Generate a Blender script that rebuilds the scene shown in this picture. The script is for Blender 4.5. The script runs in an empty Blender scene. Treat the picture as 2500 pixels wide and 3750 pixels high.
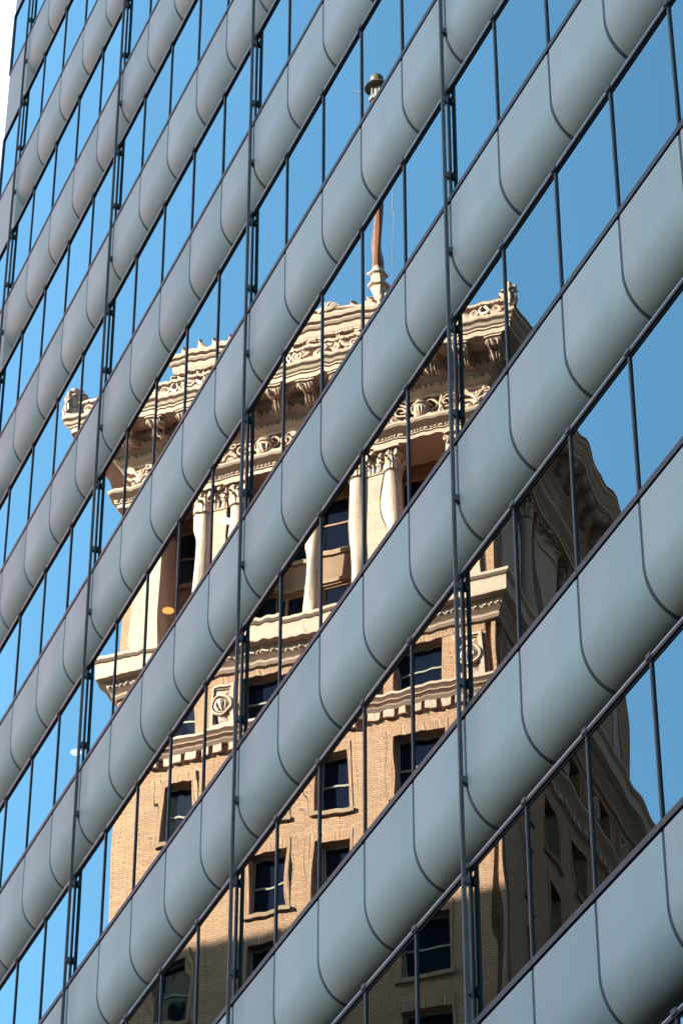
import bpy, math, random
from math import sin, cos, pi, radians, sqrt
from mathutils import Vector, Matrix

C = bpy.context.scene.collection
RND = random.Random(7)

# ------------------------------------------------------------------ camera
S = 1.45                                   # facade module (m)
FH = 2.7698381578857156 * S                # storey height (m)
CAM = Vector((30.10135, -12.97135, 1.65))
Z0 = 54.203796                             # sill height of storey row 0
FPX, YAW, PITCH, ROLL = 11672.199, -1.17276504, 0.659746266, 0.000654516
cy, sy, cp, sp = cos(YAW), sin(YAW), cos(PITCH), sin(PITCH)
FWD = Vector((sy * cp, cy * cp, sp))
RGT = FWD.cross(Vector((0, 0, 1))).normalized()
UPV = RGT.cross(FWD)
rr = cos(ROLL) * RGT + sin(ROLL) * UPV
uu = -sin(ROLL) * RGT + cos(ROLL) * UPV
cam = bpy.data.cameras.new('camera')
cam.sensor_fit = 'HORIZONTAL'
cam.sensor_width = 36.0
cam.lens = 36.0 * FPX / 2500.0
cam.clip_start, cam.clip_end = 0.5, 6000.0
camo = bpy.data.objects.new('camera', cam)
C.objects.link(camo)
m3 = Matrix((rr, uu, -FWD)).transposed()
camo.matrix_world = Matrix.Translation(CAM) @ m3.to_4x4()
bpy.context.scene.camera = camo

# ------------------------------------------------------------------ daylight
SUN_EL = radians(22.0)
SUN_AZ = radians(-9.0)                      # clockwise from +Y
world = bpy.data.worlds.new('World')
bpy.context.scene.world = world
world.use_nodes = True
wn = world.node_tree
wn.nodes.clear()
sky = wn.nodes.new('ShaderNodeTexSky')
sky.sky_type = 'NISHITA'
sky.sun_disc = False
sky.sun_elevation = SUN_EL
sky.sun_rotation = SUN_AZ
sky.altitude = 10
sky.air_density = 1.0
sky.dust_density = 2.0
sky.ozone_density = 0.0
bg = wn.nodes.new('ShaderNodeBackground')
bg.inputs['Strength'].default_value = 0.05
wo = wn.nodes.new('ShaderNodeOutputWorld')
wn.links.new(sky.outputs[0], bg.inputs[0])
wn.links.new(bg.outputs[0], wo.inputs[0])

sun = bpy.data.lights.new('sun', 'SUN')
sun.energy = 5.0
sun.angle = radians(0.5)
sun.color = (1.0, 0.61, 0.42)
suno = bpy.data.objects.new('sun', sun)
C.objects.link(suno)
sdir = Vector((sin(SUN_AZ) * cos(SUN_EL), cos(SUN_AZ) * cos(SUN_EL), sin(SUN_EL)))
suno.rotation_euler = sdir.to_track_quat('Z', 'Y').to_euler()
suno.location = (0, 0, 150)

vs = bpy.context.scene.view_settings
vs.view_transform = 'Standard'
vs.look = 'None'
vs.gamma = 1.0
vs.use_curve_mapping = False
vs.exposure = 4.58
bpy.context.scene.cycles.max_bounces = 8
bpy.context.scene.cycles.transparent_max_bounces = 8

# ------------------------------------------------------------------ materials
class Mat:
    def __init__(s, name):
        s.m = bpy.data.materials.new(name)
        s.m.use_nodes = True
        s.n = s.m.node_tree.nodes
        s.l = s.m.node_tree.links
        s.b = s.n['Principled BSDF']
    def node(s, t, **kw):
        x = s.n.new(t)
        for k, v in kw.items():
            if k.startswith('_'):
                x.inputs[k[1:].replace('_', ' ')].default_value = v
            else:
                setattr(x, k, v)
        return x
    def link(s, a, b):
        s.l.new(a, b)
    def set(s, **kw):
        for k, v in kw.items():
            s.b.inputs[k.replace('_', ' ')].default_value = v
        return s

def rgba(c):
    return (c[0], c[1], c[2], 1.0)

def ramp(M, fac, stops):
    r = M.node('ShaderNodeValToRGB')
    M.link(fac, r.inputs[0])
    e = r.color_ramp.elements
    while len(e) < len(stops):
        e.new(0.5)
    for i, (p, c) in enumerate(stops):
        e[i].position = p
        e[i].color = rgba(c)
    return r.outputs[0]

def noise(M, vec, scale, detail=3.0, rough=0.55):
    t = M.node('ShaderNodeTexNoise')
    t.inputs['Scale'].default_value = scale
    t.inputs['Detail'].default_value = detail
    t.inputs['Roughness'].default_value = rough
    if vec is not None:
        M.link(vec, t.inputs['Vector'])
    return t.outputs['Fac']

def bump(M, h, strength, dist, normal=None):
    b = M.node('ShaderNodeBump')
    b.inputs['Strength'].default_value = strength
    b.inputs['Distance'].default_value = dist
    M.link(h, b.inputs['Height'])
    if normal is not None:
        M.link(normal, b.inputs['Normal'])
    return b.outputs[0]

def mix(M, fac, a, b, mode='MIX'):
    x = M.node('ShaderNodeMix', data_type='RGBA', blend_type=mode)
    if isinstance(fac, float):
        x.inputs[0].default_value = fac
    else:
        M.link(fac, x.inputs[0])
    for s, i in ((a, 6), (b, 7)):
        if isinstance(s, tuple):
            x.inputs[i].default_value = rgba(s)
        else:
            M.link(s, x.inputs[i])
    return x.outputs[2]

def plain(name, col, rough=0.6, metal=0.0, var=0.12, scale=3.0, bmp=0.0, bscale=60.0):
    M = Mat(name)
    tc = M.node('ShaderNodeTexCoord')
    f = noise(M, tc.outputs['Object'], scale, 4.0)
    lo = tuple(c * (1 - var) for c in col)
    hi = tuple(min(1, c * (1 + var)) for c in col)
    M.link(ramp(M, f, [(0.3, lo), (0.7, hi)]), M.b.inputs['Base Color'])
    M.set(Roughness=rough, Metallic=metal)
    if bmp:
        M.link(bump(M, noise(M, tc.outputs['Object'], bscale, 2.0), bmp, 0.01), M.b.inputs['Normal'])
    return M.m

def panel_mat():
    M = Mat('painted_metal_panel')
    tc = M.node('ShaderNodeTexCoord')
    oi = M.node('ShaderNodeObjectInfo')
    mp = M.node('ShaderNodeMapping', vector_type='POINT')
    M.link(tc.outputs['Object'], mp.inputs['Vector'])
    M.link(oi.outputs['Random'], mp.inputs['Location'])
    f1 = noise(M, mp.outputs[0], 1.6, 5.0, 0.6)
    # rain streaks run down the panel
    mp2 = M.node('ShaderNodeMapping')
    mp2.inputs['Scale'].default_value = (22, 22, 0.7)
    M.link(tc.outputs['Object'], mp2.inputs['Vector'])
    va = M.node('ShaderNodeVectorMath', operation='ADD')
    M.link(mp2.outputs[0], va.inputs[0])
    sc = M.node('ShaderNodeVectorMath', operation='SCALE')
    M.link(oi.outputs['Random'], sc.inputs[0])
    sc.inputs['Scale'].default_value = 40
    M.link(sc.outputs[0], va.inputs[1])
    f2 = noise(M, va.outputs[0], 1.0, 3.0)
    c = ramp(M, f1, [(0.25, (0.168, 0.197, 0.191)), (0.75, (0.187, 0.218, 0.211))])
    c = mix(M, 0.08, c, ramp(M, f2, [(0.35, (0.142, 0.165, 0.160)), (0.6, (0.196, 0.228, 0.222))]))
    br = M.node('ShaderNodeMapRange')
    M.link(oi.outputs['Random'], br.inputs['Value'])
    br.inputs['To Min'].default_value = 0.92
    br.inputs['To Max'].default_value = 1.06
    hs = M.node('ShaderNodeHueSaturation')
    M.link(c, hs.inputs['Color'])
    M.link(br.outputs[0], hs.inputs['Value'])
    M.link(hs.outputs[0], M.b.inputs['Base Color'])
    M.set(Roughness=0.58, Metallic=0.0)
    M.b.inputs['Specular IOR Level'].default_value = 0.35
    grain = noise(M, tc.outputs['Object'], 90.0, 2.0, 0.7)
    wav = noise(M, mp.outputs[0], 2.2, 2.0)
    n = bump(M, wav, 0.25, 0.012)
    M.link(bump(M, grain, 0.10, 0.004, n), M.b.inputs['Normal'])
    return M.m

def coated_glass(name, ior, tint, refl):
    M = Mat(name)
    M.n.remove(M.b)
    out = M.n['Material Output']
    fr = M.node('ShaderNodeFresnel')
    fr.inputs['IOR'].default_value = ior
    gl = M.node('ShaderNodeBsdfGlossy')
    gl.inputs['Roughness'].default_value = 0.0
    oi = M.node('ShaderNodeObjectInfo')
    M.link(ramp(M, oi.outputs['Random'], [(0.0, tuple(0.93 * c for c in refl)), (1.0, tuple(min(1.0, 1.03 * c) for c in refl))]), gl.inputs['Color'])
    tr = M.node('ShaderNodeBsdfTransparent')
    tr.inputs['Color'].default_value = rgba(tint)
    ms = M.node('ShaderNodeMixShader')
    M.link(fr.outputs[0], ms.inputs[0])
    M.link(tr.outputs[0], ms.inputs[1])
    M.link(gl.outputs[0], ms.inputs[2])
    M.link(ms.outputs[0], out.inputs['Surface'])
    return M.m

def brick_mat(name, c1, c2, mortar, bw, rh, ms, soldier=False, bmp=0.5):
    M = Mat(name)
    tc = M.node('ShaderNodeTexCoord')
    sx = M.node('ShaderNodeSeparateXYZ')
    M.link(tc.outputs['Object'], sx.inputs[0])
    ad = M.node('ShaderNodeMath', operation='ADD')
    M.link(sx.outputs[0], ad.inputs[0])
    M.link(sx.outputs[1], ad.inputs[1])
    cb = M.node('ShaderNodeCombineXYZ')
    M.link(ad.outputs[0], cb.inputs[1 if soldier else 0])
    M.link(sx.outputs[2], cb.inputs[0 if soldier else 1])
    bt = M.node('ShaderNodeTexBrick')
    M.link(cb.outputs[0], bt.inputs['Vector'])
    bt.inputs['Color1'].default_value = rgba(c1)
    bt.inputs['Color2'].default_value = rgba(c2)
    bt.inputs['Mortar'].default_value = rgba(mortar)
    bt.inputs['Scale'].default_value = 1.0
    bt.inputs['Mortar Size'].default_value = ms
    bt.inputs['Mortar Smooth'].default_value = 0.1
    bt.inputs['Brick Width'].default_value = bw
    bt.inputs['Row Height'].default_value = rh
    bt.offset = 0.5
    f = noise(M, tc.outputs['Object'], 0.7, 4.0)
    c = mix(M, 0.55, bt.outputs['Color'], ramp(M, f, [(0.3, (0.72, 0.70, 0.68)), (0.75, (1.0, 1.0, 1.0))]), 'MULTIPLY')
    f2 = noise(M, tc.outputs['Object'], 9.0, 3.0)
    c = mix(M, 0.35, c, ramp(M, f2, [(0.3, (0.8, 0.76, 0.72)), (0.7, (1.0, 1.0, 1.0))]), 'MULTIPLY')
    M.link(c, M.b.inputs['Base Color'])
    M.set(Roughness=0.85)
    inv = M.node('ShaderNodeMath', operation='SUBTRACT')
    inv.inputs[0].default_value = 1.0
    M.link(bt.outputs['Fac'], inv.inputs[1])
    M.link(bump(M, inv.outputs[0], bmp, 0.012), M.b.inputs['Normal'])
    return M.m

MT = {}
MT['panel'] = panel_mat()
MT['glass'] = coated_glass('coated_mirror_glass', 2.25, (0.07, 0.10, 0.115), (0.455, 0.86, 0.97))
MT['alu'] = plain('pale_aluminium_lip', (0.12, 0.15, 0.165), 0.4, 0.1, 0.06)
MT['mullion'] = plain('dark_anodised_mullion', (0.016, 0.024, 0.028), 0.45, 0.0, 0.08)
MT['rail'] = plain('painted_steel_rail', (0.032, 0.040, 0.044), 0.5, 0.0, 0.15, 8.0)
MT['gasket'] = plain('joint_gasket', (0.030, 0.042, 0.048), 0.45, 0.0, 0.10)
MT['black'] = plain('black_soffit_shade_and_joint', (0.008, 0.009, 0.010), 0.5, 0.0, 0.1)  # head rail underside and recess shaded by black colour; also the sill joint
MT['inner'] = plain('dark_interior', (0.06, 0.06, 0.058), 0.9)
MT['core'] = plain('grey_core_wall', (0.30, 0.31, 0.31), 0.8)
MT['brick'] = brick_mat('tan_roman_brick', (0.425, 0.198, 0.124), (0.320, 0.141, 0.082), (0.165, 0.084, 0.056), 0.33, 0.098, 0.012)
MT['soldier'] = brick_mat('tan_soldier_brick', (0.410, 0.190, 0.122), (0.310, 0.136, 0.082), (0.155, 0.080, 0.053), 0.50, 0.098, 0.013, True)
MT['stonebrown'] = plain('brown_terracotta_sill', (0.22, 0.115, 0.075), 0.8, 0, 0.18, 4.0)
MT['timber'] = plain('stained_window_timber', (0.23, 0.115, 0.068), 0.6, 0, 0.2, 6.0)
MT['frame'] = plain('dark_window_frame', (0.20, 0.165, 0.14), 0.5)
MT['bronze'] = plain('bronze_spandrel', (0.19, 0.080, 0.043), 0.55, 0.0, 0.12, 2.0)
MT['copper'] = plain('copper_pole_cladding', (0.150, 0.042, 0.022), 0.45, 0.3, 0.3, 5.0)
MT['patina'] = plain('bronze_finial', (0.085, 0.050, 0.038), 0.55, 0.3, 0.3, 6.0)
MT['roof'] = plain('roof_felt', (0.10, 0.10, 0.10), 0.9)
MT['asphalt'] = plain('asphalt', (0.05, 0.05, 0.052), 0.9, 0, 0.25, 2.0, 0.4, 40)
MT['concrete'] = plain('pavement_concrete', (0.28, 0.27, 0.255), 0.85, 0, 0.15, 1.5, 0.2, 30)
MT['marking'] = plain('road_paint', (0.75, 0.74, 0.70), 0.7)
MT['neighbour'] = plain('neighbour_limestone', (0.25, 0.235, 0.21), 0.85, 0, 0.12, 0.5)

def terra(name, c, joint):
    M = Mat(name)
    tc = M.node('ShaderNodeTexCoord')
    f = noise(M, tc.outputs['Object'], 1.3, 5.0, 0.6)
    col = ramp(M, f, [(0.25, tuple(x * 0.84 for x in c)), (0.7, c)])
    f2 = noise(M, tc.outputs['Object'], 14.0, 3.0)
    col = mix(M, 0.5, col, ramp(M, f2, [(0.33, (0.80, 0.76, 0.70)), (0.62, (1, 1, 1))]), 'MULTIPLY')
    bt = M.node('ShaderNodeTexBrick')
    sx = M.node('ShaderNodeSeparateXYZ')
    M.link(tc.outputs['Object'], sx.inputs[0])
    ad = M.node('ShaderNodeMath', operation='ADD')
    M.link(sx.outputs[0], ad.inputs[0])
    M.link(sx.outputs[1], ad.inputs[1])
    cb = M.node('ShaderNodeCombineXYZ')
    M.link(ad.outputs[0], cb.inputs[0])
    M.link(sx.outputs[2], cb.inputs[1])
    M.link(cb.outputs[0], bt.inputs['Vector'])
    bt.inputs['Color1'].default_value = (1, 1, 1, 1)
    bt.inputs['Color2'].default_value = (0.93, 0.92, 0.90, 1)
    bt.inputs['Mortar'].default_value = rgba(joint)
    bt.inputs['Scale'].default_value = 1.0
    bt.inputs['Brick Width'].default_value = 1.25
    bt.inputs['Row Height'].default_value = 0.66
    bt.inputs['Mortar Size'].default_value = 0.010
    col = mix(M, 0.8, col, bt.outputs['Color'], 'MULTIPLY')
    M.link(col, M.b.inputs['Base Color'])
    M.set(Roughness=0.6)
    M.link(bump(M, f2, 0.25, 0.02), M.b.inputs['Normal'])
    return M.m
for k_ in ('mullion', 'rail', 'gasket', 'black'):
    MT[k_].node_tree.nodes['Principled BSDF'].inputs['Specular IOR Level'].default_value = 0.14
MT['terra'] = terra('cream_terracotta', (0.41, 0.242, 0.200), (0.50, 0.42, 0.34))

def old_glass():
    M = Mat('old_sash_glass')
    tc = M.node('ShaderNodeTexCoord')
    oi = M.node('ShaderNodeObjectInfo')
    va = M.node('ShaderNodeVectorMath', operation='ADD')
    M.link(tc.outputs['Object'], va.inputs[0])
    M.link(oi.outputs['Random'], va.inputs[1])
    M.set(Roughness=0.02, IOR=1.45)
    M.b.inputs['Base Color'].default_value = (0.006, 0.008, 0.020, 1)
    M.link(bump(M, noise(M, va.outputs[0], 1.2, 1.0), 0.04, 0.02), M.b.inputs['Normal'])
    return M.m
MT['oldglass'] = old_glass()

def emit(name, col, st):
    M = Mat(name)
    M.set(Base_Color=rgba(col))
    M.b.inputs['Emission Color'].default_value = rgba(col)
    M.b.inputs['Emission Strength'].default_value = st
    return M.m
MT['lamp_warm'] = emit('warm_downlight', (1.0, 0.34, 0.06), 0.85)
MT['lamp_white'] = emit('white_downlight', (1.0, 0.93, 0.84), 0.7)

# ------------------------------------------------------------------ mesh building
class MB:
    def __init__(s):
        s.v, s.f, s.mi = [], [], []
    def add(s, verts, faces, mi=0):
        o = len(s.v)
        s.v.extend(verts)
        s.f.extend([tuple(i + o for i in f) for f in faces])
        s.mi.extend([mi] * len(faces))
    def box(s, x0, x1, y0, y1, z0, z1, mi=0):
        v = [(x, y, z) for z in (z0, z1) for y in (y0, y1) for x in (x0, x1)]
        s.add(v, [(0, 2, 3, 1), (4, 5, 7, 6), (0, 1, 5, 4), (2, 6, 7, 3), (0, 4, 6, 2), (1, 3, 7, 5)], mi)
    def quad(s, a, b, c, d, mi=0):
        s.add([a, b, c, d], [(0, 1, 2, 3)], mi)
    def lathe(s, prof, cx, cy, n=16, mi=0, ph=0.0, sx=1.0, sy=1.0):
        v = []
        for r, z in prof:
            for k in range(n):
                a = 2 * pi * k / n + ph
                v.append((cx + sx * r * cos(a), cy + sy * r * sin(a), z))
        f = []
        for i in range(len(prof) - 1):
            for k in range(n):
                k2 = (k + 1) % n
                f.append((i * n + k, i * n + k2, (i + 1) * n + k2, (i + 1) * n + k))
        f.append(tuple(range(n - 1, -1, -1)))
        f.append(tuple((len(prof) - 1) * n + k for k in range(n)))
        s.add(v, f, mi)
    def tube(s, pts, r0, r1=None, n=6, mi=0):
        if r1 is None:
            r1 = r0
        pts = [Vector(p) for p in pts]
        L = len(pts)
        v = []
        up = Vector((0.0, 1.0, 0.0))
        for i, p in enumerate(pts):
            t = (pts[min(i + 1, L - 1)] - pts[max(i - 1, 0)]).normalized()
            if abs(t.dot(up)) > 0.95:
                up = Vector((1, 0, 0))
            a = t.cross(up).normalized()
            b = a.cross(t)
            r = r0 + (r1 - r0) * i / (L - 1)
            for k in range(n):
                q = p + a * (r * cos(2 * pi * k / n)) + b * (r * sin(2 * pi * k / n))
                v.append(tuple(q))
        f = []
        for i in range(L - 1):
            for k in range(n):
                k2 = (k + 1) % n
                f.append((i * n + k, i * n + k2, (i + 1) * n + k2, (i + 1) * n + k))
        f.append(tuple(range(n - 1, -1, -1)))
        f.append(tuple((L - 1) * n + k for k in range(n)))
        s.add(v, f, mi)
    def build(s, name, mats, parent=None, smooth=False, loc=None, k=1.0, angle=None):
        me = bpy.data.meshes.new(name)
        vv = s.v if k == 1.0 else [(x * k, y * k, z * k) for x, y, z in s.v]
        me.from_pydata(vv, [], s.f)
        if not isinstance(mats, (list, tuple)):
            mats = [mats]
        for m in mats:
            me.materials.append(m)
        me.polygons.foreach_set('material_index', s.mi)
        if smooth:
            me.shade_smooth()
            if angle is not None:
                me.set_sharp_from_angle(angle=angle)
        me.update()
        return link(name, me, parent, loc)

def link(name, me, parent=None, loc=None):
    o = bpy.data.objects.new(name, me)
    C.objects.link(o)
    if parent is not None:
        o.parent = parent
    if loc is not None:
        o.location = loc
    return o

def thing(name, label, cat, loc=(0, 0, 0), rz=0.0, group=None):
    o = bpy.data.objects.new(name, None)
    C.objects.link(o)
    o.location = loc
    o.rotation_euler = (0, 0, rz)
    o['label'] = label
    o['category'] = cat
    if group:
        o['group'] = group
    return o

def struct(o):
    o['kind'] = 'structure'
    return o

# ------------------------------------------------------------------ ground
b = MB(); b.quad((-3000, -3000, -0.02), (3000, -3000, -0.02), (3000, 3000, -0.02), (-3000, 3000, -0.02))
struct(b.build('ground', MT['asphalt']))
b = MB(); b.quad((-400, -11.0, 0.0), (400, -11.0, 0.0), (400, -3.6, 0.0), (-400, -3.6, 0.0))
struct(b.build('road', MT['asphalt']))
b = MB()
for i in range(-25, 26):
    b.quad((i * 6, -7.36, 0.004), (i * 6 + 2.5, -7.36, 0.004), (i * 6 + 2.5, -7.24, 0.004), (i * 6, -7.24, 0.004))
struct(b.build('road_marking', MT['marking']))
b = MB(); b.box(-20, 300, -3.6, -0.6, -0.01, 0.13)
struct(b.build('pavement', MT['concrete']))
b = MB(); b.box(-20, 300, -16.0, -11.0, -0.01, 0.13)
struct(b.build('pavement', MT['concrete']))

# ================================================================== THE GLASS OFFICE TOWER
tower = thing('office_tower', 'modern office tower of curved grey metal bands and strips of mirror glass',
              'building', (0, 0, 0))

def rowz(j):
    return Z0 - j * FH

def project(p):
    d = Vector(p) - CAM
    z = d.dot(FWD)
    return 1250 + FPX * d.dot(rr) / z, 1875 - FPX * d.dot(uu) / z

COL0, COL1, ROWT, ROWB = -14, 42, -16, 13  # storeys and bays out of view extended to block sky and sun
def in_view(i, j, mg=230):
    # bay i spans columns i..i+1, storey j hangs below its sill
    x0, x1 = i * S, (i + 1) * S
    ps = [project((x, 0, z)) for x in (x0, x1) for z in (rowz(j), rowz(j + 1))]
    us = [p[0] for p in ps]
    vv = [p[1] for p in ps]
    return max(us) > -mg and min(us) < 2500 + mg and max(vv) > -mg and min(vv) < 3750 + mg

YP = -0.012 * S                             # face of the spandrel panels
PROF = [(0.0, -0.034)]
for z in (-0.2, -0.4, -0.52, -0.60):
    PROF.append((0.0, z))
NE = 14
for q in range(1, NE + 1):
    t = (pi / 2) * q / NE
    PROF.append((0.286 * (1 - cos(t)), -0.60 - 0.40 * sin(t)))
PROF.append((0.40, -1.0))

def panel_mesh(i):
    """one spandrel panel: flat upper part rolled inwards at the foot, with returned edges"""
    b = MB()
    g = 0.020
    x0, x1 = (0.0 + g) * S, (1.0 - g) * S
    e = 0.006 * S
    rings = []
    for k, (y, z) in enumerate(PROF):
        # outward normal of the profile for the edge rounding
        y0, z0 = PROF[max(k - 1, 0)]
        y1, z1 = PROF[min(k + 1, len(PROF) - 1)]
        ty, tz = y1 - y0, z1 - z0
        L = sqrt(ty * ty + tz * tz)
        ny, nz = tz / L, -ty / L              # points out of the building / down
        Y, Z = YP + y * S, z * S
        d1, d2 = 0.030, e * 0.6
        rings.append([(x0, Y - ny * d1, Z - nz * d1), (x0, Y - ny * d2, Z - nz * d2), (x0 + e, Y, Z), (0.5 * (x0 + x1), Y, Z),
                      (x1 - e, Y, Z), (x1, Y - ny * d2, Z - nz * d2), (x1, Y - ny * d1, Z - nz * d1)])
    n = 7
    v = [p for r in rings for p in r]
    f = []
    for k in range(len(rings) - 1):
        for c in range(n - 1):
            f.append((k * n + c, (k + 1) * n + c, (k + 1) * n + c + 1, k * n + c + 1))
    b.add(v, f)
    return b
pm = panel_mesh(0)

def joint_mesh():
    b = MB()
    w = 0.030 * S
    v, f = [], []
    for y, z in PROF[:-1]:
        v += [(-w, YP + 0.012 + y * S, z * S), (w, YP + 0.012 + y * S, z * S)]
    for k in range(len(PROF) - 2):
        f.append((2 * k, 2 * k + 2, 2 * k + 3, 2 * k + 1))
    b.add(v, f)
    return b
jm = joint_mesh()

ZT, ZB = -1.440 * S, -FH + 0.048 * S        # glass head and foot below a sill

def pane_mesh(name, w, h, rnd):
    """a sheet of toughened glass, bowed by fractions of a millimetre"""
    nx, nz = 16, 20
    modes = []
    for _ in range(5):
        fx, fz = rnd.uniform(-0.9, 0.9), rnd.uniform(-0.8, 0.8)
        L = sqrt(fx * fx + fz * fz) + 0.25
        modes.append((fx, fz, rnd.uniform(0, 2 * pi), BOW * rnd.uniform(0.4, 1.0) / (2 * pi * L)))
    for _ in range(3):
        fx, fz = rnd.uniform(1.0, 2.2) * rnd.choice((-1, 1)), rnd.uniform(-1.2, 1.2)
        modes.append((fx, fz, rnd.uniform(0, 2 * pi), RIP * rnd.uniform(0.3, 1.0) / (2 * pi * sqrt(fx * fx + fz * fz))))
    pil = PILLOW * rnd.uniform(-0.5, 1.0)
    tx, tz = rnd.gauss(0, TILT), rnd.gauss(0, TILT)
    v = []
    for c in range(nz + 1):
        for a in range(nx + 1):
            u, t = a / nx, c / nz
            x, z = (u - 0.5) * w, (t - 0.5) * h
            y = pil * (1 - (2 * u - 1) ** 2) * (1 - (2 * t - 1) ** 2)
            for fx, fz, ph, A in modes:
                y += A * sin(2 * pi * (fx * x + fz * z) + ph)
            v.append((x, y + tx * x + tz * z, z))
    f = []
    for c in range(nz):
        for a in range(nx):
            q = c * (nx + 1) + a
            f.append((q, q + 1, q + nx + 2, q + nx + 1))
    b = MB(); b.add(v, f)
    me = bpy.data.meshes.new(name)
    me.from_pydata(b.v, [], b.f)
    me.materials.append(MT['glass'])
    me.shade_smooth()
    return me
BOW, PILLOW, TILT, RIP = 0.00046, 0.00010, 0.00052, 0.00042

bmul = MB(); bmul.box(-0.0115 * S, 0.0115 * S, -0.014 * S, -0.001, ZB, ZT + 0.02 * S)
clip = MB(); clip.box(-0.035 * S, 0.035 * S, -0.030 * S, -0.0225 * S, -1.415 * S, -1.372 * S)
clip.box(-0.022 * S, 0.022 * S, -0.0222 * S, 0.02, -1.389 * S, -1.374 * S)

meshes = {}
def shared(key, mbuild, mats, parent, loc, smooth=False, angle=None, name=None):
    if key not in meshes:
        o = mbuild.build(name or key, mats, parent, smooth, loc, 1.0, angle)
        meshes[key] = o.data
        return o
    return link(name or key, meshes[key], parent, loc)

cells = [(i, j) for j in range(ROWT, ROWB) for i in range(COL0, COL1) if in_view(i, j)]
cellset = set(cells)
beyond = MB()
for j in range(ROWT, ROWB):
    for i in range(COL0, COL1):
        if (i, j) in cellset:
            continue
        x0, x1, z = i * S, (i + 1) * S, rowz(j)
        beyond.quad((x0, YP, z - 1.44 * S), (x1, YP, z - 1.44 * S), (x1, YP, z), (x0, YP, z), 0)
        beyond.quad((x0, 0, z - FH), (x1, 0, z - FH), (x1, 0, z - 1.44 * S), (x0, 0, z - 1.44 * S), 1)
o = beyond.build('cladding_beyond', [MT['panel'], MT['mullion']], tower)
o['kind'] = 'stuff'

# flat panels of the end bay, boxed out to the corner of the building
endp = MB()
endp.box(0.012 * S, 1.06 * S, YP, 0.42 * S, -1.385 * S, -0.034 * S)
endm = MB(); endm.box(-0.03 * S, 0.022 * S, -0.020 * S, 0.3, ZB - 0.02, ZT + 0.03 * S)

npane = 0
for (i, j) in cells:
    x, z = i * S, rowz(j)
    if i == COL0:
        shared('corner_panel', endp, MT['panel'], tower, (x, 0, z))
        shared('corner_post', endm, MT['mullion'], tower, (x, 0, z), name='mullion')
    else:
        p = shared('spandrel_panel', pm, MT['panel'], tower, (x, 0, z), True, radians(38))
        if i > COL0 + 1:
            shared('joint_gasket', jm, MT['gasket'], p, (0, 0, 0), True, radians(50))
        shared('mullion', bmul, MT['mullion'], tower, (x, 0, z))
    w, h = S * 0.999, ZT - ZB
    rnd = random.Random(1000 * (i + 50) + j)
    me = pane_mesh('window_pane', w, h, rnd)
    link('window_pane', me, tower, (x + S / 2, 0, z + 0.5 * (ZT + ZB)))
    npane += 1
    # the strip of frame at the foot of the glass, one length per bay
    if 'sill_strip' not in meshes:
        b = MB()
        b.box(0.004, S - 0.004, -0.016 * S, 0.05, -0.006 * S, 0.050 * S, 0)
        b.box(0.0, S, 0.012 * S, 0.05, -0.034 * S, -0.006 * S, 1)
    shared('sill_strip', b, [MT['mullion'], MT['black']], tower, (x, 0, z))
    if 'head_rail' not in meshes:
        b2 = MB()
        b2.box(0.0, S, -0.022 * S, 0.06 * S, -1.406 * S, -1.389 * S, 0)
        b2.box(0.0, S, -0.0215 * S, 0.06 * S, -1.434 * S, -1.4062 * S, 1)
        b2.box(0.0, S, -0.004 * S, 0.06 * S, -1.452 * S, -1.4342 * S, 1)
        b2.box(0.0, S, 0.0605 * S, 0.45 * S, -1.43 * S, -1.40 * S, 1)
        b2.box(0.0, S, 0.40 * S, 0.45 * S, -1.40 * S, -0.98 * S, 1)
    hr = shared('head_rail', b2, [MT['alu'], MT['black']], tower, (x, 0, z))
    if i > COL0:
        shared('clip', clip, MT['rail'], hr, (0, 0, 0))

# window-cleaning rails every five bays
rail = MB()
rail.box(-0.0125 * S, 0.0125 * S, -0.070 * S, -0.046 * S, -FH, 0)
rail.box(-0.005 * S, 0.005 * S, -0.046 * S, -0.036 * S, -FH, 0)
brk = {}
for key, fr, y1 in (('panel', 0.223, YP), ('head', 0.549, -0.018 * S), ('glass', 0.893, -0.018 * S)):
    b = MB()
    zc = -fr * FH
    b.box(-0.020 * S, 0.020 * S, -0.060 * S, y1, zc - 0.030 * S, zc + 0.030 * S)
    b.box(-0.030 * S, 0.030 * S, y1 - 0.008, y1, zc - 0.042 * S, zc + 0.042 * S)
    brk[key] = b
for i in (-13, -8, -3, 2, 7):
    for j in range(ROWT, ROWB):
        if (i, j) in cellset or (i - 1, j) in cellset:
            r = shared('washing_rail', rail, MT['rail'], tower, (i * S, 0, rowz(j)))
            for key in brk:
                shared('bracket_' + key, brk[key], MT['rail'], r, (0, 0, 0), name='rail_bracket')

# floors behind the glass, core and roof
XL, XR = COL0 * S, COL1 * S
for j in range(ROWT, ROWB):
    z = rowz(j)
    b = MB()
    b.box(XL + 0.06, XR, 0.46 * S, 9.0, z - 1.36 * S, z - 0.06)
    b.build('floor_slab', MT['inner'], tower)
b = MB()
b.box(XL + 0.02, XR, 9.0, 26.0, 0.0, rowz(ROWT))
b.box(XL + 0.02, XL + 0.2, 0.02, 9.0, 0.0, rowz(ROWT))
b.box(XR - 0.2, XR, 0.02, 9.0, 0.0, rowz(ROWT))
b.box(XL + 0.25, XR - 0.25, 0.35, 8.9, 0.0, rowz(ROWB) - 0.05)
b.build('core_wall', MT['core'], tower)
b = MB(); b.box(XL - 0.1, XR + 0.1, -0.15, 26.2, rowz(ROWT) + 0.005, rowz(ROWT) + 1.2)
b.build('roof_parapet', MT['panel'], tower)

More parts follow.
